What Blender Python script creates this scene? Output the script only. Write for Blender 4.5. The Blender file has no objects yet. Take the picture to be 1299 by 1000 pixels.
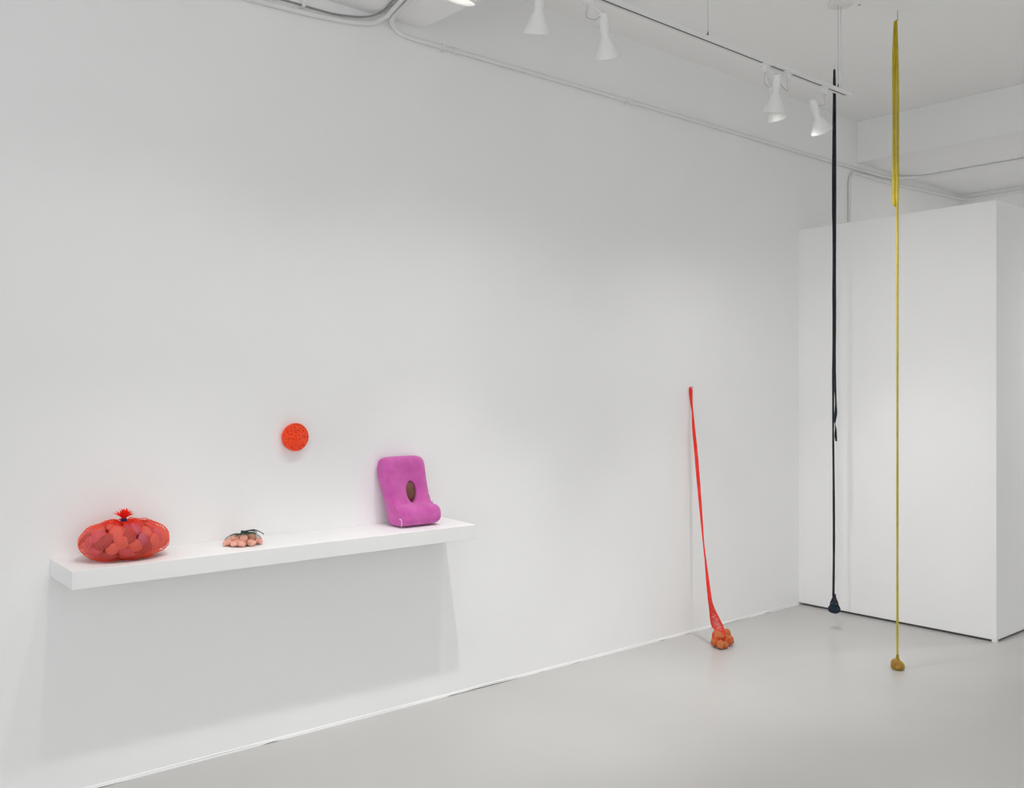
import bpy, bmesh, math, random
from mathutils import Vector, Matrix, noise
from mathutils.bvhtree import BVHTree
PI = math.pi
R = random.Random(7)
scn = bpy.context.scene
COL = scn.collection

# ------------------------------------------------------------------ survey of the room (metres)
H = 1.36                       # eye height of the camera
FOC, CX, HY = 1207.0, 649.5, 499.0
D1 = Vector((1388.5, 1207.0)).normalized()     # +X runs along the long wall, away from the camera
D2 = Vector((-1049.5, 1207.0)).normalized()    # +Y runs towards the long wall
WY = 3.411                     # the long wall
CEIL = 3.244                   # ceiling height
BEAMZ = 2.958                  # underside of the beams
BACKX = 7.78                   # far wall
SX0, SX1, SYF = 0.921, 2.555, 3.174   # shelf
SHZ, SHT, DROOP = 0.8076, 0.0595, 0.0104

def at(x, y, ax, v):
    """point of the plane axis=v seen at (x, y) of the survey picture"""
    l = (x - CX) / FOC
    r = Vector((l * D1.x + D1.y, l * D2.x + D2.y, -(y - HY) / FOC))
    c = Vector((0, 0, H))
    return c + r * ((v - c[ax]) / r[ax])

def camdir(r, u, f):
    return Vector((r * D1.x + f * D1.y, r * D2.x + f * D2.y, u)).normalized()

def shelf_z(y):
    return SHZ - DROOP * (WY - y) / (WY - SYF)

# ------------------------------------------------------------------ materials
def srgb(r, g, b):
    f = lambda c: (c / 255 / 12.92) if c / 255 <= .04045 else ((c / 255 + .055) / 1.055) ** 2.4
    return (f(r), f(g), f(b), 1)

def mat(name, col, rough=.6, col2=None, scale=20, bump=0, bscale=200, spec=.5, metal=0, sss=0, emit=None, es=0, trans=0, detail=4, sheen=0, coat=0):
    m = bpy.data.materials.new(name); m.use_nodes = True
    nt = m.node_tree; b = nt.nodes['Principled BSDF']
    b.inputs['Base Color'].default_value = col
    b.inputs['Roughness'].default_value = rough
    b.inputs['Specular IOR Level'].default_value = spec
    b.inputs['Metallic'].default_value = metal
    b.inputs['Sheen Weight'].default_value = sheen
    b.inputs['Coat Weight'].default_value = coat
    tc = nt.nodes.new('ShaderNodeTexCoord')
    if col2 is not None:
        n = nt.nodes.new('ShaderNodeTexNoise'); n.inputs['Scale'].default_value = scale; n.inputs['Detail'].default_value = detail
        nt.links.new(tc.outputs['Object'], n.inputs['Vector'])
        cr = nt.nodes.new('ShaderNodeValToRGB')
        cr.color_ramp.elements[0].position = .35; cr.color_ramp.elements[1].position = .65
        cr.color_ramp.elements[0].color = col; cr.color_ramp.elements[1].color = col2
        nt.links.new(n.outputs['Fac'], cr.inputs['Fac']); nt.links.new(cr.outputs['Color'], b.inputs['Base Color'])
    if bump:
        n = nt.nodes.new('ShaderNodeTexNoise'); n.inputs['Scale'].default_value = bscale; n.inputs['Detail'].default_value = 3
        nt.links.new(tc.outputs['Object'], n.inputs['Vector'])
        bp = nt.nodes.new('ShaderNodeBump'); bp.inputs['Strength'].default_value = bump; bp.inputs['Distance'].default_value = .002
        nt.links.new(n.outputs['Fac'], bp.inputs['Height']); nt.links.new(bp.outputs['Normal'], b.inputs['Normal'])
    if emit is not None:
        b.inputs['Emission Color'].default_value = emit; b.inputs['Emission Strength'].default_value = es
    if trans:
        t = nt.nodes.new('ShaderNodeBsdfTranslucent'); t.inputs['Color'].default_value = col
        mx = nt.nodes.new('ShaderNodeMixShader'); mx.inputs[0].default_value = trans
        out = nt.nodes['Material Output']
        nt.links.new(b.outputs[0], mx.inputs[1]); nt.links.new(t.outputs[0], mx.inputs[2]); nt.links.new(mx.outputs[0], out.inputs['Surface'])
    return m

def knit(name, col, col2, rows=900, strength=.5, trans=0.0):
    """tiny knitted fabric: crossed waves in object space"""
    m = mat(name, col, rough=.85, spec=.25, sheen=.3, trans=trans)
    nt = m.node_tree; b = nt.nodes['Principled BSDF']
    tc = nt.nodes.new('ShaderNodeTexCoord')
    hs = []
    for rot in (.7, -.7):
        mp = nt.nodes.new('ShaderNodeMapping'); mp.inputs['Rotation'].default_value = (0, rot, 0)
        w = nt.nodes.new('ShaderNodeTexWave'); w.inputs['Scale'].default_value = rows / 6.283; w.inputs['Distortion'].default_value = 1.5
        nt.links.new(tc.outputs['Object'], mp.inputs['Vector']); nt.links.new(mp.outputs[0], w.inputs['Vector']); hs.append(w)
    mul = nt.nodes.new('ShaderNodeMath'); mul.operation = 'MULTIPLY'
    nt.links.new(hs[0].outputs['Fac'], mul.inputs[0]); nt.links.new(hs[1].outputs['Fac'], mul.inputs[1])
    n = nt.nodes.new('ShaderNodeTexNoise'); n.inputs['Scale'].default_value = 22
    nt.links.new(tc.outputs['Object'], n.inputs['Vector'])
    ad = nt.nodes.new('ShaderNodeMath'); ad.operation = 'MULTIPLY_ADD'; ad.inputs[1].default_value = .45
    nt.links.new(mul.outputs[0], ad.inputs[0]); nt.links.new(n.outputs['Fac'], ad.inputs[2])
    cr = nt.nodes.new('ShaderNodeValToRGB')
    cr.color_ramp.elements[0].position = .35; cr.color_ramp.elements[1].position = .85
    cr.color_ramp.elements[0].color = col2; cr.color_ramp.elements[1].color = col
    nt.links.new(ad.outputs[0], cr.inputs['Fac']); nt.links.new(cr.outputs['Color'], b.inputs['Base Color'])
    bp = nt.nodes.new('ShaderNodeBump'); bp.inputs['Strength'].default_value = strength; bp.inputs['Distance'].default_value = .001
    nt.links.new(mul.outputs[0], bp.inputs['Height']); nt.links.new(bp.outputs['Normal'], b.inputs['Normal'])
    return m

M = {}
M['wall'] = mat('wall_paint', (.87, .87, .867, 1), rough=.75, col2=(.88, .88, .877, 1), scale=3, bump=.12, bscale=90, spec=.2)
M['ceiling'] = mat('ceiling_paint', (.90, .897, .888, 1), rough=.9, spec=.1, bump=.1, bscale=60)
M['floor'] = mat('floor_paint', (.495, .49, .48, 1), rough=.33, col2=(.515, .51, .50, 1), scale=1.3, bump=.02, bscale=30, spec=.45)
M['shelf'] = mat('shelf_paint', (.84, .84, .837, 1), rough=.5, spec=.3)
M['gap'] = mat('dark_gap', (.10, .10, .097, 1), rough=.9)
M['enamel'] = mat('white_enamel', (.80, .80, .79, 1), rough=.35, spec=.5, coat=.2)
M['conduit'] = mat('painted_conduit', (.78, .78, .775, 1), rough=.5)
M['flex'] = mat('grey_flex', (.30, .30, .30, 1), rough=.45, metal=.5)
M['slot'] = mat('track_slot', (.10, .095, .085, 1), rough=.6)
M['steel'] = mat('steel', (.25, .25, .25, 1), rough=.4, metal=.8)
M['wire'] = mat('thin_wire', (.55, .55, .55, 1), rough=.4, metal=.4)
M['bulb'] = mat('lit_lamp_glass', (1, 1, 1, 1), emit=(1, .96, .9, 1), es=6)
M['bag_net'] = mat('coral_net', srgb(255, 116, 84), rough=.7, trans=.35, spec=.2)
M['bag_net_dense'] = mat('coral_net_gathered', srgb(255, 58, 34), rough=.8, trans=.3, spec=.2)
M['red_net'] = mat('red_net', srgb(255, 104, 94), rough=.7, trans=.4, spec=.2)
M['red_band'] = knit('red_band', srgb(255, 80, 72), srgb(250, 50, 42), rows=2600, trans=.3)
M['orange_net'] = mat('orange_net', srgb(250, 82, 36), rough=.7, trans=.3, spec=.2)
M['navy'] = mat('navy_cloth', srgb(22, 34, 92), rough=.8)
STONE = [mat('stone_rose', srgb(216, 104, 112), rough=.75, col2=srgb(194, 82, 92), scale=60, bump=.4),
         mat('stone_salmon', srgb(230, 122, 108), rough=.75, col2=srgb(214, 98, 86), scale=60, bump=.4),
         mat('stone_mauve', srgb(206, 122, 146), rough=.75, col2=srgb(178, 84, 108), scale=60, bump=.4),
         mat('stone_brick', srgb(184, 84, 80), rough=.75, col2=srgb(158, 62, 68), scale=60, bump=.4)]
M['shade_core'] = mat('dark_red_shade_core', srgb(96, 40, 36), rough=.9)
M['pebble'] = mat('pink_pebble', srgb(247, 186, 168), rough=.7, col2=srgb(232, 160, 140), scale=70, bump=.3)
M['pebble2'] = mat('tan_pebble', srgb(222, 160, 132), rough=.7, col2=srgb(206, 140, 112), scale=70, bump=.3)
M['green_net'] = mat('green_net', srgb(72, 104, 92), rough=.7, spec=.2, trans=.2)
M['green_tie'] = mat('dark_green_tie', srgb(30, 66, 56), rough=.75)
M['cushion'] = knit('purple_knit', srgb(218, 104, 186), srgb(198, 78, 164), rows=1500, strength=.6)
M['pit'] = mat('brown_pit', srgb(128, 84, 58), rough=.6, col2=srgb(92, 58, 42), scale=90, bump=.5, bscale=150)
M['disc'] = mat('orange_cord', srgb(255, 84, 40), rough=.8, col2=srgb(248, 66, 24), scale=60, spec=.2, sheen=.3)
M['disc_hole'] = mat('orange_dark', srgb(186, 50, 18), rough=.9)
M['nut'] = mat('brown_nut', srgb(206, 122, 70), rough=.8, col2=srgb(170, 90, 46), scale=90, bump=.6, bscale=140)
M['ynut'] = mat('ochre_nut', srgb(206, 150, 100), rough=.8, col2=srgb(140, 90, 44), scale=90, bump=.6, bscale=140)
M['yband'] = knit('yellow_band', srgb(222, 202, 58), srgb(196, 176, 40), rows=2600, trans=.25)
M['ynet'] = mat('yellow_net', srgb(206, 180, 52), rough=.7, trans=.2, spec=.2)
M['kband'] = knit('black_band', srgb(30, 30, 42), srgb(16, 16, 28), rows=2600)
M['knet'] = mat('black_net', srgb(28, 24, 40), rough=.7)
M['teal'] = mat('teal_stone', srgb(34, 112, 132), rough=.35, col2=srgb(20, 62, 86), scale=60, bump=.3)
M['white_thread'] = mat('white_thread', srgb(240, 236, 240), rough=.8)

# ------------------------------------------------------------------ builders
def link(name, me, m, parent=None, smooth=False):
    o = bpy.data.objects.new(name, me); COL.objects.link(o)
    if m is not None:
        me.materials.append(m)
    if parent is not None:
        o.parent = parent
        o.matrix_parent_inverse = parent.matrix_basis.inverted()
    if smooth:
        for p in me.polygons: p.use_smooth = True
    return o

def tag(o, label=None, cat=None, group=None, kind=None):
    if label: o['label'] = label
    if cat: o['category'] = cat
    if group: o['group'] = group
    if kind: o['kind'] = kind
    return o

def thing(name, loc, label, cat, group=None):
    o = bpy.data.objects.new(name, None); COL.objects.link(o)
    o.location = loc; o.empty_display_size = .05
    return tag(o, label, cat, group)

class MB:
    def __init__(s): s.v = []; s.f = []
    def add(s, vs, fs):
        n = len(s.v); s.v += [tuple(v) for v in vs]; s.f += [tuple(i + n for i in f) for f in fs]; return s
    def box(s, a, b):
        x0, y0, z0 = a; x1, y1, z1 = b
        return s.add([(x0, y0, z0), (x1, y0, z0), (x1, y1, z0), (x0, y1, z0), (x0, y0, z1), (x1, y0, z1), (x1, y1, z1), (x0, y1, z1)],
                     [(3, 2, 1, 0), (4, 5, 6, 7), (0, 1, 5, 4), (1, 2, 6, 5), (2, 3, 7, 6), (3, 0, 4, 7)])
    def hexa(s, lo, hi):
        """lo, hi: four corners each, counter-clockwise seen from above"""
        return s.add(list(lo) + list(hi), [(3, 2, 1, 0), (4, 5, 6, 7), (0, 1, 5, 4), (1, 2, 6, 5), (2, 3, 7, 6), (3, 0, 4, 7)])
    def loft(s, rings, cap=True):
        n = len(rings[0]); vs = [p for r in rings for p in r]; fs = []
        for j in range(len(rings) - 1):
            for i in range(n):
                k = (i + 1) % n
                fs.append((j * n + i, j * n + k, (j + 1) * n + k, (j + 1) * n + i))
        if cap:
            fs.append(tuple(range(n))[::-1]); fs.append(tuple((len(rings) - 1) * n + i for i in range(n)))
        return s.add(vs, fs)
    def tube(s, pts, r, n=12, cap=True, flat=None):
        """r: number or list; flat: list of (width, thickness, twist) for bands"""
        pts = [Vector(p) for p in pts]; rings = []; up = None
        for j, p in enumerate(pts):
            t = (pts[min(j + 1, len(pts) - 1)] - pts[max(j - 1, 0)]).normalized()
            if up is None:
                up = Vector((0, 0, 1)) if abs(t.z) < .9 else Vector((D1.x, D2.x, 0)).normalized()
            a = (up - t * up.dot(t)).normalized(); up = a; b = t.cross(a)
            if flat:
                w, th, tw = flat[j]
                ca, sa = math.cos(tw), math.sin(tw)
                a2 = a * ca + b * sa; b2 = b * ca - a * sa
                rings.append([p + a2 * (w * math.cos(2 * PI * i / n)) + b2 * (th * math.sin(2 * PI * i / n)) for i in range(n)])
            else:
                rr = r[j] if isinstance(r, (list, tuple)) else r
                rings.append([p + a * (rr * math.cos(2 * PI * i / n)) + b * (rr * math.sin(2 * PI * i / n)) for i in range(n)])
        return s.loft(rings, cap)
    def lathe(s, prof, n=40, cap=False, mtx=None):
        rings = [[Vector((r * math.cos(2 * PI * i / n), r * math.sin(2 * PI * i / n), z)) for i in range(n)] for r, z in prof]
        if mtx is not None: rings = [[mtx @ p for p in rg] for rg in rings]
        return s.loft(rings, cap)
    def mesh(s, name):
        me = bpy.data.meshes.new(name); me.from_pydata(s.v, [], s.f); me.update()
        bm = bmesh.new(); bm.from_mesh(me); bmesh.ops.recalc_face_normals(bm, faces=bm.faces); bm.to_mesh(me); bm.free()
        return me
    def build(s, name, m, parent=None, smooth=False, bevel=0, seg=2):
        o = link(name, s.mesh(name), m, parent, smooth)
        if bevel:
            md = o.modifiers.new('edge', 'BEVEL'); md.width = bevel; md.segments = seg; md.limit_method = 'ANGLE'
            for p in o.data.polygons: p.use_smooth = True
            md.harden_normals = True
        return o

def spline(pts, n=8):
    pts = [Vector(p) for p in pts]; out = []
    for i in range(len(pts) - 1):
        p0 = pts[max(i - 1, 0)]; p1 = pts[i]; p2 = pts[i + 1]; p3 = pts[min(i + 2, len(pts) - 1)]
        for k in range(n):
            t = k / n
            out.append(.5 * ((2 * p1) + (p2 - p0) * t + (2 * p0 - 5 * p1 + 4 * p2 - p3) * t * t + (3 * p1 - p0 - 3 * p2 + p3) * t ** 3))
    out.append(pts[-1]); return out

def struct(name, m, mb, bevel=0):
    return tag(mb.build(name, m, None, bevel=bevel), kind='structure')

# lumps: a handful of shared uneven pebble meshes
def lump_mesh(name, seed, amp, freq=1.3, sub=4):
    bm = bmesh.new(); bmesh.ops.create_icosphere(bm, subdivisions=sub, radius=1)
    for v in bm.verts:
        p = v.co.copy()
        d = noise.noise(p * freq + Vector((seed * 7.3, seed * 1.7, 3))) * amp + noise.noise(p * freq * 3 + Vector((seed, 5, seed * 3))) * amp * .25
        v.co = p * (1 + d)
    me = bpy.data.meshes.new(name); bm.to_mesh(me); bm.free()
    for p in me.polygons: p.use_smooth = True
    return me

def lump(name, parent, me0, m, loc, scale, normal=Vector((0, 0, 1)), spin=0, key={}):
    k = (me0.name, m.name)
    if k not in key:
        c = me0.copy(); c.materials.append(m); key[k] = c
    o = bpy.data.objects.new(name, key[k]); COL.objects.link(o)
    q = normal.to_track_quat('Z', 'Y')
    mtx = Matrix.Translation(loc) @ q.to_matrix().to_4x4() @ Matrix.Rotation(spin, 4, 'Z') @ Matrix.Diagonal((*scale, 1))
    o.matrix_world = mtx
    if parent is not None:
        o.parent = parent; o.matrix_parent_inverse = parent.matrix_basis.inverted()
    o.matrix_basis = mtx
    return o, mtx

def hull_bvh(items):
    vs = []; fs = []
    for o, mtx in items:
        n = len(vs)
        vs += [mtx @ v.co for v in o.data.vertices]
        fs += [tuple(i + n for i in p.vertices) for p in o.data.polygons]
    return BVHTree.FromPolygons(vs, fs)

def net_surface(bvh, c, nth, nph, ext, grow=2, blur=3, off=.001, neck=None, phi_end=1.0, floor=None, join=6):
    """rings of points of a stretched net around lumps, then up a neck [(point, radius), ...]"""
    rad = []
    for j in range(nph + 1):
        ph = -PI / 2 + (PI * phi_end) * j / nph
        row = []
        for i in range(nth):
            th = 2 * PI * (i + .5 * (j % 2)) / nth
            d = Vector((math.cos(th) * math.cos(ph), math.sin(th) * math.cos(ph), math.sin(ph)))
            hit = bvh.ray_cast(c + d * ext, -d, ext)
            row.append((hit[0] - c).length if hit[0] is not None else 0)
        rad.append(row)
    def nb(j, i): return [rad[jj][(i + di) % nth] for jj in (max(j - 1, 0), j, min(j + 1, nph)) for di in (-1, 0, 1)]
    for _ in range(grow): rad = [[max(nb(j, i)) for i in range(nth)] for j in range(nph + 1)]
    for _ in range(blur): rad = [[sum(nb(j, i)) / 9 for i in range(nth)] for j in range(nph + 1)]
    rings = []
    for j in range(nph + 1):
        ph = -PI / 2 + (PI * phi_end) * j / nph; ring = []
        for i in range(nth):
            th = 2 * PI * (i + .5 * (j % 2)) / nth
            d = Vector((math.cos(th) * math.cos(ph), math.sin(th) * math.cos(ph), math.sin(ph)))
            p = c + d * (rad[j][i] + off)
            if floor is not None and p.z < floor(p.y) + .0006: p.z = floor(p.y) + .0006
            ring.append(p)
        rings.append(ring)
    if neck:
        p0 = sum(rings[-1], Vector()) / nth
        for k, (p, r) in enumerate(neck):
            j = nph + 1 + k; p = Vector(p)
            ring = []
            for i in range(nth):
                th = 2 * PI * (i + .5 * (j % 2)) / nth
                ring.append(p + Vector((math.cos(th), math.sin(th), 0)) * r)
            rings.append(ring)
        # soften the join
        for _ in range(join):
            for j in range(nph - 3, min(len(rings) - 1, nph + 4)):
                rings[j] = [(rings[j - 1][i] + rings[j][i] * 2 + rings[j + 1][i]) / 4 for i in range(nth)]
    return rings

def net_mesh(name, rings, m, parent, thick, solid=False):
    n = len(rings[0]); vs = [p for r in rings for p in r]; fs = []
    for j in range(len(rings) - 2):
        for i in range(n):
            if j % 2 == 0: r, l = i, (i - 1) % n
            else: r, l = (i + 1) % n, i
            fs.append((j * n + i, (j + 1) * n + r, (j + 2) * n + i, (j + 1) * n + l))
    me = bpy.data.meshes.new(name); me.from_pydata([tuple(v) for v in vs], [], fs); me.update()
    o = link(name, me, m, parent)
    md = o.modifiers.new('threads', 'WIREFRAME'); md.thickness = thick; md.use_even_offset = False; md.use_boundary = True; md.use_replace = True
    return o

# ------------------------------------------------------------------ THE ROOM
struct('floor', M['floor'], MB().box((-5, -5, -.1), (9, WY + .3, 0)))
struct('ceiling', M['ceiling'], MB().box((-5, -5, CEIL), (9, WY + .3, CEIL + .12)))
struct('wall_left', M['wall'], MB().box((-5, WY, 0), (BACKX, WY + .3, CEIL)))
struct('wall_back', M['wall'], MB().box((BACKX, -5, 0), (BACKX + .2, WY + .3, CEIL)))
struct('added_wall_right', M['wall'], MB().box((3.2, -3.2, 0), (BACKX, -3.0, CEIL)))  # unseen wall, added to keep daylight off the partition's side
struct('trim_1', M['wall'], MB().box((1.962, -5, BEAMZ), (2.443, WY, CEIL)), bevel=.003)
struct('trim_2', M['wall'], MB().box((6.135, -5, BEAMZ), (BACKX, WY, CEIL)), bevel=.003)
# bead of filler along the foot of the long wall, a little ragged at the floor, with a dark joint under it
mb = MB(); N = 360; rings = []
for k in range(N + 1):
    x = -1 + 6.4 * k / N
    g = max(0, noise.noise(Vector((x * 1.6, 2, 0))) - .12) * .012 + max(0, noise.noise(Vector((x * 9, 5, 1))) - .2) * .008
    w = .0045 + .0012 * noise.noise(Vector((x * 3, 0, 9)))
    rings.append([Vector((x, WY + .001, .0125)), Vector((x, WY - .0018, .0115)), Vector((x, WY - w, .006)), Vector((x, WY - w - .001, .0002 + g)), Vector((x, WY + .001, .0002 + g))])
mb.loft(rings); struct('baseboard_left', M['wall'], mb)
struct('trim_3', M['gap'], MB().box((-1, WY - .0035, .0001), (5.4, WY + .001, .0085)))

# the free standing partition block, on small feet with a shadow gap
px0 = at(1014.5, 767, 2, 0); px1 = at(1266, 816.5, 2, 0)
bx, by0, bz = 5.388, 2.178, 2.413
lo = [(bx, by0, .013), (5.99, by0, .013), (5.99, WY + .01, .013), (bx + .027, WY + .01, .013)]
struct_part = struct('wall_partition', M['wall'], MB().hexa(lo, [(p[0], p[1], bz) for p in lo]), bevel=.003)
MB().hexa([(bx + .018, by0 + .018, 0), (5.97, by0 + .018, 0), (5.97, WY - .03, 0), (bx + .045, WY - .03, 0)],
          [(bx + .018, by0 + .018, .0135), (5.97, by0 + .018, .0135), (5.97, WY - .03, .0135), (bx + .045, WY - .03, .0135)]).build('gap_shade', M['gap'], struct_part)  # dark block under the partition, its colour standing for shade in the gap
for (fx, fy) in ((bx + .004, by0 + .002), (5.96, by0 + .002)):
    MB().box((fx, fy, 0.0), (fx + .024, fy + .026, .0135)).build('foot', M['wall'], struct_part, bevel=.002)

# ------------------------------------------------------------------ SHELF
def sh_box(x0, x1, z0, z1):
    d = DROOP
    return [(x0, SYF, z0 - d), (x1, SYF, z0 - d), (x1, WY - .0005, z0), (x0, WY - .0005, z0)], [(x0, SYF, z1 - d), (x1, SYF, z1 - d), (x1, WY - .0005, z1), (x0, WY - .0005, z1)]
shf = MB().hexa(*sh_box(SX0, SX1, SHZ - SHT, SHZ)).build('floating_shelf', M['shelf'], bevel=.0015)
tag(shf, 'long thick white floating shelf fixed to the long white wall', 'shelf')

# ------------------------------------------------------------------ CORAL NET BAG
bc = Vector((1.124, 3.292, 0)); bc.z = shelf_z(bc.y)
bag = thing('netted_bag', bc, 'big coral red net bag of rounded pink stones on the left end of the shelf', 'bag')
protos = [lump_mesh('pebble_shape', s, .16) for s in range(5)]
items = []
A, B, Cc = .138, .094, .064
cz = bc.z + .060
nst = 70
for k in range(nst):
    z = 1 - 2 * (k + .5) / nst; t = k * 2.39996 + .6
    rr = math.sqrt(1 - z * z); d = Vector((rr * math.cos(t), rr * math.sin(t), z))
    nrm = Vector((d.x / A, d.y / B, d.z / Cc)).normalized()
    s = R.uniform(.022, .032)
    th = R.uniform(.011, .016)
    p = Vector((bc.x, bc.y, cz)) + Vector((d.x * A, d.y * B, d.z * Cc)) - nrm * (th * .7)
    nrm = (nrm + Vector((R.uniform(-.3, .3), R.uniform(-.3, .3), R.uniform(-.3, .3)))).normalized()
    p.y = min(p.y, WY - .030)
    p.z = max(p.z, cz - .046)
    o, m_ = lump('stone', bag, protos[k % 5], STONE[R.choice([0, 0, 1, 1, 2, 3])], p, (s, s * R.uniform(.72, .95), th), nrm, R.uniform(0, 6))
    zmin = min((m_ @ v.co).z - shelf_z((m_ @ v.co).y) for v in o.data.vertices)
    if zmin < .001:
        o.matrix_basis = Matrix.Translation((0, 0, .001 - zmin)) @ m_; m_ = Matrix.Translation((0, 0, .001 - zmin)) @ m_
    items.append((o, m_))
fo, fm = lump('shade_core', bag, protos[0], M['shade_core'], Vector((bc.x, bc.y, cz)), (A * .84, B * .80, Cc * .70))  # dark core added so the gaps between stones look shaded
bvh = hull_bvh(items + [(fo, fm)])
tie = Vector((bc.x - .007, bc.y - .012, bc.z + .121))
rings = net_surface(bvh, Vector((bc.x, bc.y, cz)), 96, 38, .3, grow=1, blur=1, off=.0022, phi_end=.93, floor=shelf_z,
                    neck=[(tie + Vector((0, 0, -.004)), .020), (tie + Vector((0, 0, -.001)), .014), (tie + Vector((0, 0, .002)), .009), (tie + Vector((0, 0, .005)), .0075), (tie + Vector((0, 0, .009)), .0075)], join=4)
# gathered folds: the cloth puckers more the nearer it is to the tie
for j, rg in enumerate(rings):
    if j > 21:
        a = min(1, (j - 21) / 16)
        for i, p in enumerate(rg):
            th = 2 * PI * i / len(rg)
            h = Vector((p.x - tie.x, p.y - tie.y, 0)); L = h.length
            amp = a * min(L, .06) * .11
            rg[i] = p + Vector((0, 0, 1)) * amp * (math.sin(th * 13 + 1.3 * math.sin(th * 3)) + .4 * math.sin(th * 29))
net_mesh('net', rings, M['bag_net'], bag, .00095)
# dense gathered netting close to the tie
cone = [[p + Vector((0, 0, .0003)) for p in rg[::2]] for rg in rings[-24:]]
g = MB()
nn = len(cone[0])
for i in range(nn):           # separate pleats, longer and shorter
    start = R.choice([1, 3, 5, 6, 8, 9, 10, 12, 14])
    pts = [cone[j][i] for j in range(start, len(cone))]
    g.tube(pts, [.0004 + .0015 * (k / len(pts)) for k in range(len(pts))], n=5)
g.build('gathered_pleats', M['bag_net_dense'], bag, smooth=True)
MB().lathe([(.0078, .0), (.0098, .001), (.0102, .006), (.0098, .011), (.0078, .012)], 24, True, Matrix.Translation(tie + Vector((0, 0, .003)))).build('tie_band', M['navy'], bag, smooth=True)
tf = MB()
for k in range(220):
    a = R.uniform(0, 2 * PI); e = min(1.05, abs(R.gauss(0, .6))); L = R.uniform(.018, .034)
    d = Vector((math.cos(a) * math.sin(e) + .12, math.sin(a) * math.sin(e), math.cos(e))).normalized()
    p0 = tie + Vector((math.cos(a) * .004, math.sin(a) * .004, .0145))
    cur = Vector((R.uniform(-1, 1), R.uniform(-1, 1), R.uniform(-.4, .4))) * .006
    tf.tube([p0, p0 + d * L * .35 + Vector((0, 0, .003)), p0 + d * L * .75 + cur * .5 + Vector((0, 0, .002)), p0 + d * L + cur * .8], [.0011, .0011, .0009, .0005], n=4)
tf.build('tuft', M['bag_net_dense'], bag)

# ------------------------------------------------------------------ SMALL PEBBLE NET
pc = Vector((1.552, 3.292, 0)); pc.z = shelf_z(pc.y)
pb = thing('pebble_pouch', pc, 'small flat pouch of pale pink pebbles knotted with a dark green tie, mid shelf', 'pouch')
items = []
spots = []
for rr, cnt, zz in ((.047, 10, .011), (.024, 5, .014), (.028, 6, .026), (0.0, 1, .03)):
    for k in range(cnt):
        a = 2 * PI * (k + .3 * R.random()) / cnt + zz * 40
        spots.append((rr * 1.25 * math.cos(a), rr * .9 * math.sin(a), zz))
for k, (dx, dy, dz) in enumerate(spots):
    s = R.uniform(.0135, .0175)
    if dx > .015 and dz > .02: dz += .002
    o, m_ = lump('pebble', pb, protos[k % 5], M['pebble2'] if (dx > .02 and dz > .015) else M['pebble'], pc + Vector((dx, dy, dz)), (s * 1.1, s * .9, s * .72), Vector((R.uniform(-.3, .3), R.uniform(-.3, .3), 1)).normalized(), R.uniform(0, 6))
    zmin = min((m_ @ v.co).z - shelf_z((m_ @ v.co).y) for v in o.data.vertices)
    if zmin < .0008:
        t = Matrix.Translation((0, 0, .0008 - zmin)); o.matrix_basis = t @ m_; m_ = t @ m_
    items.append((o, m_))
bvh = hull_bvh(items)
knot = pc + Vector((-.003, .0, .047))
rings = net_surface(bvh, pc + Vector((0, 0, .016)), 56, 22, .15, grow=1, blur=3, off=.0005, phi_end=.9, floor=shelf_z,
                    neck=[(knot + Vector((0, 0, -.006)), .007), (knot + Vector((0, 0, -.003)), .004), (knot, .003)], join=4)
net_mesh('net', rings, M['green_net'], pb, .0005)
kn, km = lump('knot', pb, protos[2], M['green_tie'], knot + Vector((0, 0, .001)), (.0075, .006, .005))
for pts, w in (([(0, 0, 0), (.018, -.006, .003), (.040, -.010, .005), (.060, -.016, -.003), (.074, -.02, -.013)], .0036),
               ([(0, 0, 0), (.020, .006, .001), (.042, .008, .0), (.058, .004, -.006)], .003),
               ([(0, 0, 0), (.016, -.010, -.002), (.034, -.016, -.003), (.048, -.02, -.007)], .0028),
               ([(0, 0, 0), (-.014, -.004, -.006), (-.034, -.008, -.012)], .0014)):
    sp = spline([knot + Vector(p) for p in pts], 5)
    MB().tube(sp, w, n=8, flat=[(w, w * .45, .3 * k / 3) for k in range(len(sp))]).build('tie_end', M['green_tie'], pb, smooth=True)

# ------------------------------------------------------------------ ORANGE DISC ON THE WALL
dc = Vector((1.816, WY - .028, 1.187))
disc = thing('coiled_disc', Vector((dc.x, WY, dc.z)), 'round orange disc of coiled cord stitched flat, hung on the wall above the shelf', 'disc')
mb = MB(); turns = 9; RD = .0535
pts = []; rad = []
n = 620
for k in range(n):
    t = k / (n - 1)
    a = turns * 2 * PI * math.sqrt(t); r = .001 + (RD - .004) * math.sqrt(t)
    dome = .012 * (1 - (r / RD) ** 2) + .0006 * math.sin(a * 4.7)
    wob = 1 + .018 * math.sin(a * 2 + 1) + .012 * math.sin(a * 3)
    pts.append(dc + Vector((math.cos(a) * r * wob * .98, -dome, math.sin(a) * r * wob * 1.01)))
    rad.append(.0037 + .0003 * math.sin(k * 1.1))
mb.tube(pts, rad, n=8); mb.build('cord', M['disc'], disc, smooth=True)
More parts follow.
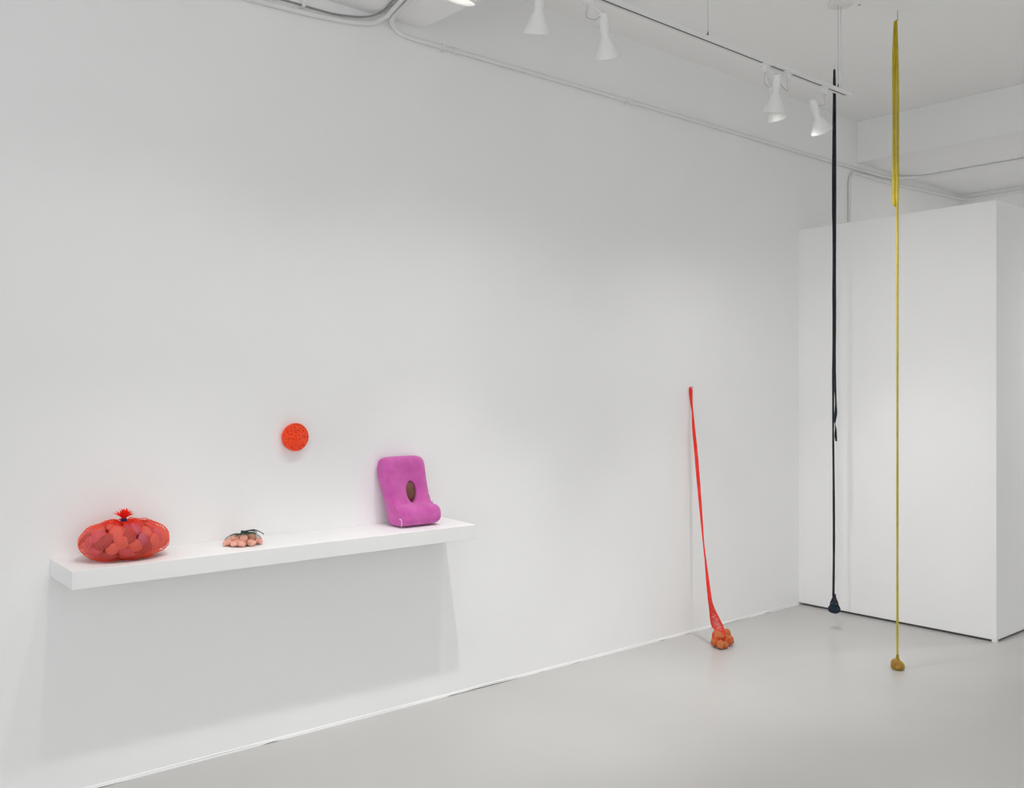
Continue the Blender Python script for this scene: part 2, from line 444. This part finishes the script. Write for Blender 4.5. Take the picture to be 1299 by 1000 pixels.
# rim coils going back to the wall
for q in range(4):
    rr = RD - .002 - .001 * q
    MB().tube([dc + Vector((math.cos(a) * rr * (1 + .018 * math.sin(a * 2 + 1)), .004 + q * .0055, math.sin(a) * rr * 1.01)) for a in [2 * PI * k / 72 for k in range(73)]], .0037, n=8).build('rim_coil', M['disc'], disc, smooth=True)
st = MB()
for ring, cnt in ((.011, 4), (.021, 8), (.029, 10), (.037, 12), (.0455, 14)):
    for k in range(cnt):
        if R.random() < .3: continue
        a = 2 * PI * k / cnt + ring * 90 + R.uniform(-.12, .12); r = ring + R.uniform(-.0012, .0012)
        y = -.012 * (1 - (r / RD) ** 2) - .0031
        c0 = dc + Vector((math.cos(a) * r, y, math.sin(a) * r)); tt = Vector((-math.sin(a), 0, math.cos(a)))
        st.tube([c0 - tt * .0042, c0 - tt * .0022 + Vector((0, -.0005, 0)), c0 + tt * .0022 + Vector((0, -.0005, 0)), c0 + tt * .0042], [.0006, .0017, .0017, .0006], n=6)
st.build('stitches', M['disc_hole'], disc)
MB().tube([Vector((dc.x, WY, dc.z + .01)), Vector((dc.x, WY - .024, dc.z + .01))], .002, n=8).build('nail', M['steel'], disc)

# ------------------------------------------------------------------ PURPLE CUSHION
CXL, CXR = 2.222, 2.404
cu = thing('knit_cushion', (2.313, 3.29, shelf_z(3.29)), 'magenta purple knitted foam cushion with a hole holding a brown pit, leaning on the wall', 'cushion')
prof = [(.050, .012), (.040, .05), (.026, .11), (.012, .18), (.004, .235), (.010, .272), (.030, .288), (.056, .284), (.070, .262), (.073, .225), (.078, .18), (.086, .140), (.094, .112), (.101, .093), (.115, .087), (.134, .091), (.155, .083), (.169, .063), (.172, .038), (.161, .014), (.135, .003), (.095, .001), (.066, .002)]
PP = [Vector((0, -a, b)) for a, b in prof]
def prof_ring(x, inset):
    n = len(PP); out = []
    for i in range(n):
        t = (PP[(i + 1) % n] - PP[i - 1]).normalized(); nr = Vector((0, t.z, -t.y))   # inward or outward, fixed below
        out.append((PP[i], nr))
    cen = sum(PP, Vector()) / n
    res = []
    for p, nr in out:
        res.append(Vector((x, p.y + nr.y * inset * SG, p.z + nr.z * inset * SG)))
    return res
area = sum(PP[i].y * PP[(i + 1) % len(PP)].z - PP[(i + 1) % len(PP)].y * PP[i].z for i in range(len(PP)))
SG = -1 if area > 0 else 1
rings = []
W_ = CXR - CXL; rr = .020
for x, ins in ((0, .013), (.003, .0095), (.009, .0035), (.020, 0), (.05, -.001), (.09, -.001), (.135, -.001), (W_ - .020, 0), (W_ - .009, .0035), (W_ - .003, .0095), (W_, .013)):
    row = []
    for p in prof_ring(x, ins):
        u = (p.x - W_ / 2) / (W_ / 2); h = p.z
        sm = max(0, min(1, (h - .05) / .20)); sm = sm * sm * (3 - 2 * sm)
        bt = max(0, min(1, (.100 - h) / .022)); bt = bt * bt * (3 - 2 * bt)
        half = W_ / 2 + (.030 * sm if u < 0 else .013 + .013 * bt)
        t = max(0, min(1, (h - .225) / .066)); half -= (.026 if u > 0 else .018) * (1 - math.sqrt(max(0, 1 - t * t)))
        row.append(Vector(((CXL + CXR) / 2 + u * half, WY + p.y - .001, SHZ + p.z - DROOP * (-p.y) / .237)))
    rings.append(row)
mb = MB().loft(rings)
body = link('body', mb.mesh('body'), None, None)
md = body.modifiers.new('s', 'SUBSURF'); md.levels = 2; md.render_levels = 2
hc = at(523.3, 624.5, 1, WY - .088)
bm = bmesh.new(); bmesh.ops.create_uvsphere(bm, u_segments=32, v_segments=20, radius=1)
cut_me = bpy.data.meshes.new('cut')
bmesh.ops.transform(bm, matrix=Matrix.Translation((hc.x, hc.y + .0, hc.z)) @ Matrix.Rotation(-.30, 4, 'X') @ Matrix.Diagonal((.025, .055, .048, 1)), verts=bm.verts)
bm.to_mesh(cut_me); bm.free()
cut = bpy.data.objects.new('cut', cut_me); COL.objects.link(cut)
md = body.modifiers.new('r0', 'REMESH'); md.mode = 'VOXEL'; md.voxel_size = .0025
md = body.modifiers.new('b', 'BOOLEAN'); md.operation = 'DIFFERENCE'; md.object = cut; md.solver = 'EXACT'
md = body.modifiers.new('r', 'REMESH'); md.mode = 'VOXEL'; md.voxel_size = .0022; md.use_smooth_shade = True
md = body.modifiers.new('sm', 'SMOOTH'); md.factor = .5; md.iterations = 7
bpy.context.view_layer.update()
dg = bpy.context.evaluated_depsgraph_get()
fin = bpy.data.meshes.new_from_object(body.evaluated_get(dg))
bpy.data.objects.remove(body); bpy.data.objects.remove(cut)
# soft dent around the hole, faint unevenness of the foam
for v in fin.vertices:
    p = v.co; d2 = ((p.x - hc.x) / .045) ** 2 + ((p.z - hc.z) / .07) ** 2
    if p.y < hc.y + .03: v.co.y += .010 * math.exp(-d2)
    k = noise.noise(p * 22) * .0016
    v.co.y += k
fin.name = 'body'
fb = link('body', fin, M['cushion'], cu, smooth=True)
lump('pit', cu, lump_mesh('pit_shape', 9, .08), M['pit'], Vector((hc.x - .001, hc.y + .024, hc.z - .002)), (.027, .020, .047), Vector((0, 0, 1)), 0)
tg = at(508.5, 662, 1, WY - .158)
tp = tg
MB().tube(spline([tp + Vector((-.005, 0.004, .010)), tp + Vector((-.001, -.003, .008)), tp + Vector((.0, -.006, -.002)), tp + Vector((.0, -.007, -.016)), tp + Vector((-.001, -.006, -.022))], 5), .0011, n=6).build('loose_thread', M['white_thread'], cu, smooth=True)

# ------------------------------------------------------------------ BANDS
def band(name, pts, widths, th, m, parent, n=14, sub=6, ruffle=.0006):
    """knitted strap: width half-sizes per control point (w, twist)"""
    sp = spline(pts, sub); ws = spline([Vector((w, t, 0)) for w, t in widths], sub)
    fl = []
    for k, (p, w) in enumerate(zip(sp, ws)):
        fl.append((max(.0012, w.x + ruffle * noise.noise(Vector((k * .31, 2, th * 900)))), min(th, max(.0012, w.x)), w.y))
    return MB().tube(sp, 0, n=n, flat=fl).build(name, m, parent, smooth=True)

# red net hanging on a nail, its foot on the floor
ft = Vector((4.212, 3.13, 0))
red = thing('hanging_net', ft, 'long coral red net strap hung from a nail with brown balls at its foot', 'sculpture')
nail_r = Vector((4.308, WY, 1.392))
MB().tube([nail_r + Vector((0, .0, 0)), nail_r + Vector((0, -.018, .002))], .0022, n=8).build('nail', M['steel'], red)
S0 = Vector((4.306, WY - .014, 1.397))
def redp(x, y, dy): return at(x, y, 1, dy)
Y0 = WY - .012
path = [(877, 493), (878, 515), (880, 545), (882.5, 570), (885, 600), (887.5, 630), (890, 660), (892.5, 690), (895, 712), (898, 740), (901, 765)]
pts = []; ws = []
wpx = [1.6, 1.0, 2.1, 2.4, 2.3, 2.0, 1.6, 1.0, 1.3, 2.2, 2.9]
for k, ((x, y), w) in enumerate(zip(path, wpx)):
    t = (y - 493) / (800 - 493)
    yy = Y0 + (ft.y + .03 - Y0) * t
    p = at(x, y, 1, yy); pts.append(p); ws.append((w / 238, .15 * math.sin(k * 1.7)))
band('strap', pts, ws, .0035, M['red_band'], red)
tail = [at(876, 491, 1, Y0 - .004), at(875.2, 495, 1, Y0), at(875.8, 505, 1, Y0), at(877.5, 521, 1, Y0)]
band('strap_end', tail, [(.0055, 0), (.006, 0), (.005, .2), (.0025, .3)], .002, M['red_band'], red)
items = []
for px, py, yd, r in ((911, 808, .00, .036), (920.5, 804.5, .03, .031), (924, 813.5, -.03, .032), (914, 815, -.045, .026), (907.5, 813, .0, .027), (917, 812, .03, .03), (919, 816, -.05, .022)):
    p = at(px, py, 1, ft.y + yd)
    me0 = protos[int(px) % 5]
    o, m_ = lump('ball', red, me0, M['nut'], p, (r * .93, r * .93, r * .9), Vector((R.uniform(-1, 1), R.uniform(-1, 1), 1)).normalized())
    zmin = min((m_ @ v.co).z for v in o.data.vertices)
    if zmin < .001 or (py > 810 and zmin > .001):
        t = Matrix.Translation((0, 0, .001 - zmin)); o.matrix_basis = t @ m_; m_ = t @ m_
    items.append((o, m_))
bvh = hull_bvh(items)
cc = sum((m_.translation for o, m_ in items), Vector()) / len(items)
nk = []
for k, (x, y, w) in enumerate([(911, 797, 9.5), (909.5, 793, 8.2), (908, 789, 7.0), (906.8, 785, 6.1), (905.6, 781, 5.3), (904.4, 777, 4.3), (903.2, 773, 3.6), (902.2, 769, 3.1), (901.3, 765, 2.6), (900.8, 761, 2.2)]):
    nk.append((at(x, y, 1, ft.y + .03), w / 238))
rings = net_surface(bvh, cc, 34, 22, .2, grow=0, blur=1, off=.001, phi_end=.84, floor=lambda y: 0, neck=nk, join=3)
net_mesh('foot_net', rings, M['orange_net'], red, .0018)
# the strands of the skirt above the balls
sk = MB()
for i in range(34):
    pts_ = [rings[j][i] for j in range(21, len(rings))]
    sk.tube(pts_, .0010, n=5)
sk.build('skirt', M['red_net'], red)

# black strap from the ceiling
kb = Vector((4.978, 2.898, 0))
def onray(x, z): # point straight above kb, nudged sideways by pixels
    return Vector((kb.x, kb.y, z)) + Vector((D1.x, D2.x, 0)) * (x / 221.0)
zt, zb = 3.218, .103
blk = thing('hanging_strap', (kb.x, kb.y, zb), 'thin black knitted strap hanging from the ceiling, dark teal weight below', 'sculpture')
off = -2.2
MB().tube([onray(off + .5, CEIL), onray(off + .5, zt - .01)], .0008, n=6).build('hanging_wire', M['wire'], blk)
def zpx(y): return H + (HY - y) / 301.0 * H
rows = [(88, .9), (95, 1.6), (130, 2.0), (200, 2.1), (260, 2.2), (300, 2.0), (360, 1.9), (420, 1.7), (470, 1.7), (520, 1.4), (560, 1.2), (620, 1.5), (680, 1.6), (720, 1.6), (745, 1.6), (757, 1.7)]
band('strap', [onray(off + .5 * math.sin(y * .021) - (.6 if y > 300 else 0), zpx(y)) for y, w in rows], [(w / 221, .2 * math.sin(y)) for y, w in rows], .005, M['kband'], blk, ruffle=.0012)
rows = [(89, .6), (130, 1.5), (240, 1.7), (340, 1.4), (400, 1.6), (450, 1.2), (480, 1.5), (510, 1.1), (524, 1.9), (534, 1.2), (538, .45), (545, 1.2), (553, 1.6), (559, 1.3), (560, .5)]
band('strap_end', [onray(off + .4 + (1.0 if 500 < y < 532 else 0) + (.9 if y > 540 else 0) + (.6 if y > 556 else 0), zpx(y)) + Vector((-.003, -.006, 0)) for y, w in rows], [(w / 221, .1 * math.sin(y)) for y, w in rows], .004, M['kband'], blk)
items = []
q = onray(off + .3, zb)
for dx, dy, dz, r in ((-.014, 0, .019, .018), (.014, .006, .018, .018), (.002, -.014, .018, .018), (0, .014, .02, .013), (.0, 0, .04, .016), (.010, -.006, .034, .014), (-.01, -.004, .036, .014), (0, 0, .053, .0105), (0, 0, .064, .007)):
    items.append(lump('stone', blk, protos[len(items) % 5], M['teal'], q + Vector((D1.x * dx, D2.x * dx, 0)) + Vector((D1.y * dy, D2.y * dy, dz)), (r, r, r * .9)))
bvh = hull_bvh(items)
nk = [(onray(off + .3, zpx(y)), w / 221) for y, w in ((767, 5.8), (765.4, 5.2), (763.8, 4.5), (762.2, 3.7), (760.6, 3.0), (759, 2.4), (757, 1.9), (754, 1.7))]
rings = net_surface(bvh, q + Vector((0, 0, .024)), 26, 18, .1, grow=1, blur=2, off=.002, phi_end=.80, neck=nk, join=3)
net_mesh('foot_net', rings, M['knet'], blk, .0027)

# yellow strap
yb = Vector((4.503, 2.285, 0))
def yray(x, z): return Vector((yb.x, yb.y, z)) + Vector((D1.x, D2.x, 0)) * (x / 257.5)
def zy(y): return H + (HY - y) / 351.0 * H
yel = thing('hanging_strap', (yb.x, yb.y, 0), 'thin bright yellow knitted strap hanging from a ceiling hook to a brown weight', 'sculpture')
MB().tube([yray(-.6, CEIL), yray(-.6, zy(26))], .0015, n=6).build('hook_wire', M['steel'], yel)
rows = [(25, .8), (32, 1.5), (60, 1.8), (110, 1.9), (150, 1.9), (200, 2.0), (240, 1.8), (265, 1.5), (320, 1.5), (400, 1.4), (480, 1.4), (560, 1.4), (640, 1.5), (700, 1.3), (760, 1.5), (800, 1.4), (830, 1.4), (838, 2.0)]
def xr(y): return 1138.2 + 1.6 * min(1, max(0, (y - 30) / 60)) if y < 250 else 1139.6
band('strap', [yray(xr(y) - 1140.6, zy(y)) for y, w in rows], [(w / 257.5, .15 * math.sin(y * .3)) for y, w in rows], .0035, M['yband'], yel)
rows = [(26, .8), (34, 1.6), (70, 2.2), (110, 2.3), (150, 2.2), (200, 2.0), (235, 2.0), (252, 2.3), (259, 2.4), (262, 1.6)]
band('strap_end', [yray(1136.7 - (.8 if y > 50 else 0) + (.7 if y > 255 else 0) - 1140.6, zy(y)) + Vector((D1.y, D2.y, 0)) * .006 for y, w in rows], [(w / 257.5, .3 * math.sin(y * .11)) for y, w in rows], .003, M['yband'], yel)
items = []
for px, py, dy, r in ((1137.0, 840.5, .0, .0175), (1141.5, 843.5, -.004, .020), (1145, 846, .004, .013), (1139.5, 847.3, -.01, .018), (1136.8, 846, .012, .014), (1141, 849, .0, .0125)):
    x = px - 1140.6
    p = yray(x, zy(py)) + Vector((D1.y, D2.y, 0)) * dy
    o, m_ = lump('ball', yel, protos[len(items) % 5], M['ynut'], p, (r, r, r * .92), Vector((R.uniform(-1, 1), R.uniform(-1, 1), 1)).normalized())
    zmin = min((m_ @ v.co).z for v in o.data.vertices)
    if zmin < .001:
        t = Matrix.Translation((0, 0, .001 - zmin)); o.matrix_basis = t @ m_; m_ = t @ m_
    items.append((o, m_))
bvh = hull_bvh(items)
cc = sum((m_.translation for o, m_ in items), Vector()) / len(items)
nk = [(yray(-.9, zy(y)), w / 257.5) for y, w in ((839, 3.2), (837.5, 2.6), (836, 2.0), (834, 1.6), (831, 1.5))]
rings = net_surface(bvh, cc, 22, 16, .1, grow=1, blur=0, off=.0008, phi_end=.84, floor=lambda y: 0, neck=nk, join=2)
net_mesh('foot_net', rings, M['ynet'], yel, .0014)

# ------------------------------------------------------------------ CONDUITS
PR = .0105
def conduit(name, pts, r, m, label, cat='conduit', n=14, straps=(), couplings=(), sub=8, ribs=False):
    sp = spline(pts, sub)
    root = thing(name, pts[0], label, cat)
    if ribs:
        # corrugated: resample finely
        d = []; 
        for a, b in zip(sp, sp[1:]):
            k = max(1, int((b - a).length / .003))
            d += [a.lerp(b, i / k) for i in range(k)]
        d.append(sp[-1])
        MB().tube(d, [r * (1 if i % 2 else .80) for i in range(len(d))], n=10).build('pipe', m, root)
    else:
        MB().tube(sp, r, n=n).build('pipe', m, root, smooth=True)
    for (p, t, up) in couplings:
        p = Vector(p); t = Vector(t).normalized()
        MB().tube([p - t * .02, p - t * .019, p + t * .019, p + t * .02], [r, r * 1.3, r * 1.3, r], n=n).build('coupling', m, root, smooth=False)
    for p, s in straps:
        p = Vector(p); e = r + .0022
        # one-hole strap hugging the pipe, on a wall in the +Y direction
        mb = MB().box((p.x - .007, p.y - e, p.z - e), (p.x + .008, WY, p.z + e))
        mb.box((p.x - .008, WY - .003, p.z - e - .009 * s), (p.x + .008, WY, p.z + e))
        mb.build('strap', m, root, bevel=.002)
    return root
yw = WY - PR - .001
zA = 2.909
uz = BEAMZ - PR - .001
def up(x, y, z=uz): return at(x, y, 2, z)
pA = [(2.08, 2.2, uz), (2.12, 2.8, uz), (2.172, 3.02, uz), (2.205, 3.166, uz), (2.238, 3.31, uz), (2.254, 3.36, 2.944), (2.270, 3.386, 2.931), (2.296, 3.396, 2.915), (2.335, yw, 2.904), (2.40, yw, 2.900), (2.55, yw, 2.9015), (3.2, yw, 2.906), (4.0, yw, zA), (5.0, yw, zA), (6.0, yw, zA), (6.55, yw, zA + .008), (6.70, yw - .012, uz - .012), (6.80, yw - .06, uz), (6.848, yw - .15, uz), (6.85, 3.1, uz), (6.85, 2.6, uz), (6.85, 2.0, uz), (6.85, -1, uz)]
conduit('conduit', pA, PR, M['conduit'], 'white pipe running along the top of the long wall and curving under both beams',
        couplings=(((2.62, yw, 2.902), (1, 0, 0), 0), ((3.80, yw, zA - .001), (1, 0, 0), 0), ((6.85, 2.93, uz), (0, 1, 0), 0)),
        straps=(((2.545, yw, 2.9015), 1), ((3.757, yw, zA - .001), 1)))
zB = 2.878
pB = [(6.02, yw, 1.2), (6.02, yw, 2.5), (6.02, yw, 2.78), (6.032, yw, 2.84), (6.07, yw, 2.869), (6.13, yw, zB), (6.6, yw, zB + .004), (7.3, yw, 2.905), (7.62, yw, 2.915), (7.70, yw - .012, 2.917), (7.745, yw - .05, 2.917), (BACKX - PR - .001, yw - .12, 2.918), (BACKX - PR - .001, 2.6, 2.918), (BACKX - PR - .001, -1, 2.918)]
conduit('conduit', pB, PR, M['conduit'], 'white pipe rising behind the partition and turning along the wall to the back corner')
def wl(x, y, d): return at(x, y, 1, WY - d)
pC = [wl(150, -49, PR), wl(250, -20, PR), wl(345, 6.0, PR), wl(400, 19.5, PR), wl(430, 25.5, PR + .001), (2.10, yw, 2.897), (2.16, yw - .001, 2.908), (2.194, 3.393, 2.922), (2.217, 3.374, 2.938), (2.221, 3.34, uz), (2.208, 3.293, uz), (2.178, 3.177, uz), (2.147, 3.06, uz), (2.09, 2.8, uz), (2.04, 2.2, uz)]
conduit('conduit', pC, PR, M['conduit'], 'white pipe at the top left of the wall bending out under the beam')
FR = .0048
pF = [wl(150, -57, .022), wl(250, -29, .022), wl(358, -.5, .022), wl(400, 11.5, .022), wl(425, 18, .022), (2.09, 3.388, 2.915), (2.145, 3.385, 2.929), (2.180, 3.374, 2.943), (2.193, 3.345, 2.951), (2.190, 3.31, 2.9525), (2.160, 3.2, 2.9525), (2.125, 3.07, 2.9525), (2.065, 2.8, 2.9525), (2.01, 2.2, 2.9525)]
conduit('cable', pF, FR, M['flex'], 'thin grey flexible ribbed cable strapped above the white pipe at the top left', 'cable', ribs=True)
sp_ = wl(383.5, 6, .016)
stp = MB().box((sp_.x - .007, WY - .034, sp_.z - .012), (sp_.x + .007, WY, sp_.z + .034)).build('pipe_strap', M['conduit'], bevel=.003)
tag(stp, 'small white strap holding the grey cable to the wall at the top left', 'strap')

# ------------------------------------------------------------------ TRACK
TY = TRY = 2.421; TZ = 2.805          # centre line, underside height
tx0, tx1 = .30, 4.262
tr = thing('track_rail', ((tx0 + tx1) / 2, TY, TZ), 'white ceiling hung lighting track running parallel to the long wall', 'light track')
hw, hh = .0175, .015
mb = MB()
prof = [(-hw, 0), (-.0055, 0), (-.0055, .010), (.0055, .010), (.0055, 0), (hw, 0), (hw, hh), (-hw, hh)]
mb.loft([[Vector((x, TY + a, TZ + b)) for a, b in prof] for x in (tx0, tx1)])
mb.build('rail', M['enamel'], tr)
MB().box((tx0 + .002, TY - .0055, TZ + .0015), (tx1 - .012, TY + .0055, TZ + .0095)).build('slot', M['slot'], tr)
MB().box((tx1 - .012, TY - hw - .0015, TZ - .001), (tx1 + .006, TY + hw + .0015, TZ + hh + .0015)).build('end_cap', M['enamel'], tr, bevel=.002)
for wx in (.95, at(898, 50, 1, TY).x, at(1063.2, 114, 1, TY).x):
    MB().tube([Vector((wx, TY, TZ + hh + .01)), Vector((wx, TY, CEIL))], .0012, n=6).build('suspension_wire', M['wire'], tr, smooth=True)
    g = MB().lathe([(.0005, 0), (.0035, 0), (.0035, .012), (.002, .020), (.0005, .022)], 10, True, Matrix.Translation((wx, TY, TZ + hh + .006)))
    g.add([(wx - .016, TY - .004, TZ + hh + .004), (wx - .001, TY - .004, TZ + hh + .018), (wx - .001, TY - .004, TZ + hh + .002), (wx - .016, TY + .004, TZ + hh + .004), (wx - .001, TY + .004, TZ + hh + .018), (wx - .001, TY + .004, TZ + hh + .002)],
          [(0, 1, 2), (5, 4, 3), (0, 3, 4, 1), (1, 4, 5, 2), (2, 5, 3, 0)])
    g.box((wx + .014, TY - .004, TZ + hh + .001), (wx + .020, TY + .004, TZ + hh + .008))
    g.build('wire_grip', M['steel'], tr)
    MB().box((wx - .02, TY - .012, TZ + hh), (wx + .024, TY + .012, TZ + hh + .003)).build('mounting_plate', M['enamel'], tr)
# canopy at the ceiling with its feed cord
cp = Vector((at(1066, 3, 1, TY).x, TY, CEIL))
can = thing('ceiling_canopy', cp, 'round white ceiling canopy with a feed cord down to the end of the track', 'canopy')
MB().lathe([(.0005, -.0005), (.062, -.0005), (.062, -.006), (.056, -.014), (.04, -.018), (.012, -.019), (.0005, -.019)], 40, False, Matrix.Translation(cp)).build('cover', M['enamel'], can, smooth=True)
MB().tube([cp + Vector((.006, 0, -.018)), cp + Vector((.006, .002, -.2)), Vector((cp.x + .006, TY, TZ + hh))], .0022, n=8).build('feed_cord', M['enamel'], can, smooth=True)
for sx, sy in ((1081.5, 2.2), (1090.2, 6.2)):
    p = at(sx, sy, 2, CEIL)
    s = MB().lathe([(.0005, -.002), (.005, -.0015), (.006, 0.0)], 14, False, Matrix.Translation(p)).build('ceiling_screw', M['steel'])
    tag(s, 'small dark ceiling screw, %s the round canopy of the two' % ('nearer to' if sx < 1085 else 'farther from'), 'screw')

# ------------------------------------------------------------------ TRACK LAMPS
def lamp(top, axis, adx, label, power, ty=None, drop=.75, spill=.20):
    TY = ty if ty is not None else TRY
    """top: centre of the back end of the can; adx: x of the adapter on the track"""
    top = Vector(top); axis = Vector(axis).normalized()
    root = thing('track_lamp', (adx, TY, TZ), label, 'spotlight', 'white spotlights on the ceiling track')
    q = (-axis).to_track_quat('Z', 'Y'); m4 = Matrix.Translation(top) @ q.to_matrix().to_4x4()
    # local -Z is the beam; outer profile then back inside as one shell
    outer = [(.0005, 0), (.014, 0), (.0175, -.003), (.0178, -.012), (.0175, -.050), (.0165, -.068), (.0150, -.074), (.0148, -.080), (.0165, -.088), (.0225, -.100), (.030, -.115), (.0375, -.130), (.0440, -.143), (.0490, -.153), (.0505, -.158), (.0502, -.160)]
    inner = [(.0482, -.159), (.0465, -.152), (.0415, -.141), (.034, -.127), (.026, -.112), (.0185, -.099), (.0005, -.097)]
    MB().lathe(outer + inner, 48, False, m4).build('housing', M['enamel'], root, smooth=True)
    MB().lathe([(.0005, -.110), (.012, -.111), (.022, -.115), (.0262, -.121), (.0258, -.1215), (.0005, -.1215)], 32, False, m4).build('bulb', M['bulb'], root, smooth=True)
    # adapter block clipped to the track
    ab = MB().box((adx - .012, TY - .013, TZ - .036), (adx + .012, TY + .013, TZ + .0008))
    ab.box((adx - .022, TY - .019, TZ - .006), (adx + .030, TY + .019, TZ + .002))
    ab.build('adapter', M['enamel'], root, bevel=.002)
    j0 = Vector((adx, TY, TZ - .034)); j1 = top + axis * .012
    mid = Vector(((j0.x + j1.x) / 2, (j0.y + j1.y) / 2, max(j1.z, j0.z - .008) + .002))
    MB().tube(spline([j0 + Vector((0, 0, .012)), j0 + (mid - j0) * .3, mid, j1], 5), .0045, n=10).build('arm', M['enamel'], root, smooth=True)
    back = top
    for k, (dx, dd) in enumerate(((-.006, .052), (.006, .046))):
        a = Vector((adx + dx, TY - .004 + .008 * k, TZ - .034)); b = back + axis * .004
        sgn = -1 if top.x > adx else 1
        pts = spline([a, a + Vector((sgn * .005, 0, -.02)), a + Vector((sgn * .007, 0, -dd)), a.lerp(b, .45) + Vector((0, 0, -dd * .95 + .006)), a.lerp(b, .75) + Vector((0, 0, -.022)), b], 6)
        MB().tube(pts, .0010, n=6).build('lead', M['wire'], root, smooth=True)
    soft = .018 if ty is None else .05
    def beam(nm, power, size, ba):
        ld = bpy.data.lights.new(nm, 'SPOT'); ld.energy = power; ld.spot_size = math.radians(size); ld.spot_blend = 1.0; ld.shadow_soft_size = soft
        ld.color = (1, .985, .965)
        lo = bpy.data.objects.new(nm, ld); COL.objects.link(lo)
        lo.parent = root; lo.matrix_parent_inverse = root.matrix_basis.inverted()
        lo.matrix_basis = Matrix.Translation(top + axis * .1605) @ (-ba.normalized()).to_track_quat('Z', 'Y').to_matrix().to_4x4()
    if ty is None:
        st = axis + Vector((0, 0, -drop))
        beam('beam_core', power, 54, st); beam('beam_spill', power * spill, 118, st)
    else:
        beam('fill_flood', power, 120, axis)  # wide beam of the added fill lamps
    return root

P0 = 36
def lp(x, y, dy=0): return at(x, y, 1, TY + dy)
lamp((1.02, TY - .04, TZ - .045), (.0, .42, -.9), .96, 'white spotlight on the track, leftmost of all, beyond the picture edge', P0 * .62)
lamp((1.36, TY - .04, TZ - .045), (.02, .42, -.9), 1.30, 'white spotlight on the track, second from the left, beyond the picture edge', P0 * .62)
lamp(lp(596, -62), camdir(-.2, -.96, .14), lp(576, -66).x, 'white spotlight under the near beam whose lit oval mouth faces the camera', P0 * .9)
lamp(lp(685.5, -20), camdir(-.06, -.9, .43), lp(670, -24).x, 'white spotlight with a flat dark mouth, next right of the lit one', P0 * 1.3)
lamp(lp(764.5, 16), camdir(.17, -.87, .47), lp(746, 5).x, 'white spotlight leaning right, third from the left along the visible track', P0 * 1.4)
lamp(lp(986, 93.5, -.012), camdir(.02, -.92, .38), lp(998, 96).x, 'white spotlight overlapping the brightly lit one right behind it', P0 * 1.5)
lamp(lp(978.5, 107, .075), camdir(.31, -.87, .40), lp(971, 90).x, 'white spotlight partly hidden behind another, its bell glowing bright', P0 * .6, drop=.1, spill=.5)
lamp(lp(1030.5, 126), camdir(.40, -.85, .38), lp(1045, 110).x, 'white spotlight nearest the far end of the track, beside the black strap', P0 * .55, drop=.1, spill=.5)

# unseen second row of the same spotlights, added as fill light
P1 = 58
T2 = -.35
fill_track = MB().box((-.5, T2 - .0175, TZ), (7.4, T2 + .0175, TZ + .02)).build('track_rail', M['enamel'], bevel=.002)
tag(fill_track, 'added white lighting track over the middle of the room, unseen, for fill light', 'light track')
for k, (lx, ax) in enumerate(((1.2, (0, .2, -1)), (3.0, (.05, .15, -1)), (5.0, (.15, -.45, -1)), (7.15, (.1, -.1, -1)))):
    rt = lamp((lx, T2, TZ - .045), ax, lx - .06, '', P1 * (1.45, 1.3, .8, 1.5)[k], ty=T2)
    rt['label'] = ('added fill spotlight on the unseen track, nearest the camera', 'added fill spotlight on the unseen track, next after the nearest', 'added fill spotlight on the unseen track, third from the camera', 'added fill spotlight on the unseen track nearest the back wall')[k]
    rt['group'] = 'added unseen fill spotlights'

tag(MB().box((7.2, T2 + .03, TZ), (7.235, 1.4, TZ + .02)).build('track_rail', M['enamel'], bevel=.002), 'short white cross track added near the back wall, unseen, for fill light', 'light track')  # unseen rail added to carry one more fill lamp
rt = lamp((7.2, 1.05, TZ - .045), (-.12, .62, -.75), 7.215, 'added fill spotlight on the unseen short cross track near the back wall', 80, ty=1.0)  # added lamp, brightens the soffit and corner behind the partition
rt['group'] = 'added unseen fill spotlights'

# labels for parts that look different from the rest of their thing
for o in list(bpy.data.objects):
    if o.parent is None: continue
    k = o.name.split('.')[0]
    lb = {'tie_band': 'navy blue band round the neck of the bag', 'tuft': 'bright orange red tuft of netting', 'pit': 'brown oval pit', 'knot': 'dark green knot',
          'tie_end': 'dark green tie end', 'loose_thread': 'short white thread', 'slot': 'dark slot of the track', 'bulb': 'glowing white lamp glass',
          'nail': 'small steel nail', 'shade_core': 'dark red core for the shade between stones'}.get(k)
    if lb: o['label'] = lb

# ------------------------------------------------------------------ daylight of the open gallery, camera
w = bpy.data.worlds.new('daylight'); scn.world = w; w.use_nodes = True
bg = w.node_tree.nodes['Background']; bg.inputs[0].default_value = (.96, .98, 1.0, 1); bg.inputs[1].default_value = 1.42

cam_d = bpy.data.cameras.new('camera'); cam = bpy.data.objects.new('camera', cam_d); COL.objects.link(cam)
cam_d.sensor_fit = 'HORIZONTAL'; cam_d.sensor_width = 36; cam_d.lens = FOC / 1299 * 36
cam_d.shift_y = -1.0 / 1299
cam_d.clip_start = .05
fwd = Vector((D1.y, D2.y, 0)).normalized()
cam.matrix_world = Matrix.Translation((0, 0, H)) @ (-fwd).to_track_quat('Z', 'Y').to_matrix().to_4x4()
scn.camera = cam
vs = scn.view_settings
scn.display_settings.display_device = 'sRGB'
vs.view_transform = 'Standard'; vs.look = 'None'; vs.gamma = 1; vs.use_curve_mapping = False; vs.exposure = .08
scn.cycles.diffuse_bounces = 8; scn.cycles.max_bounces = 12
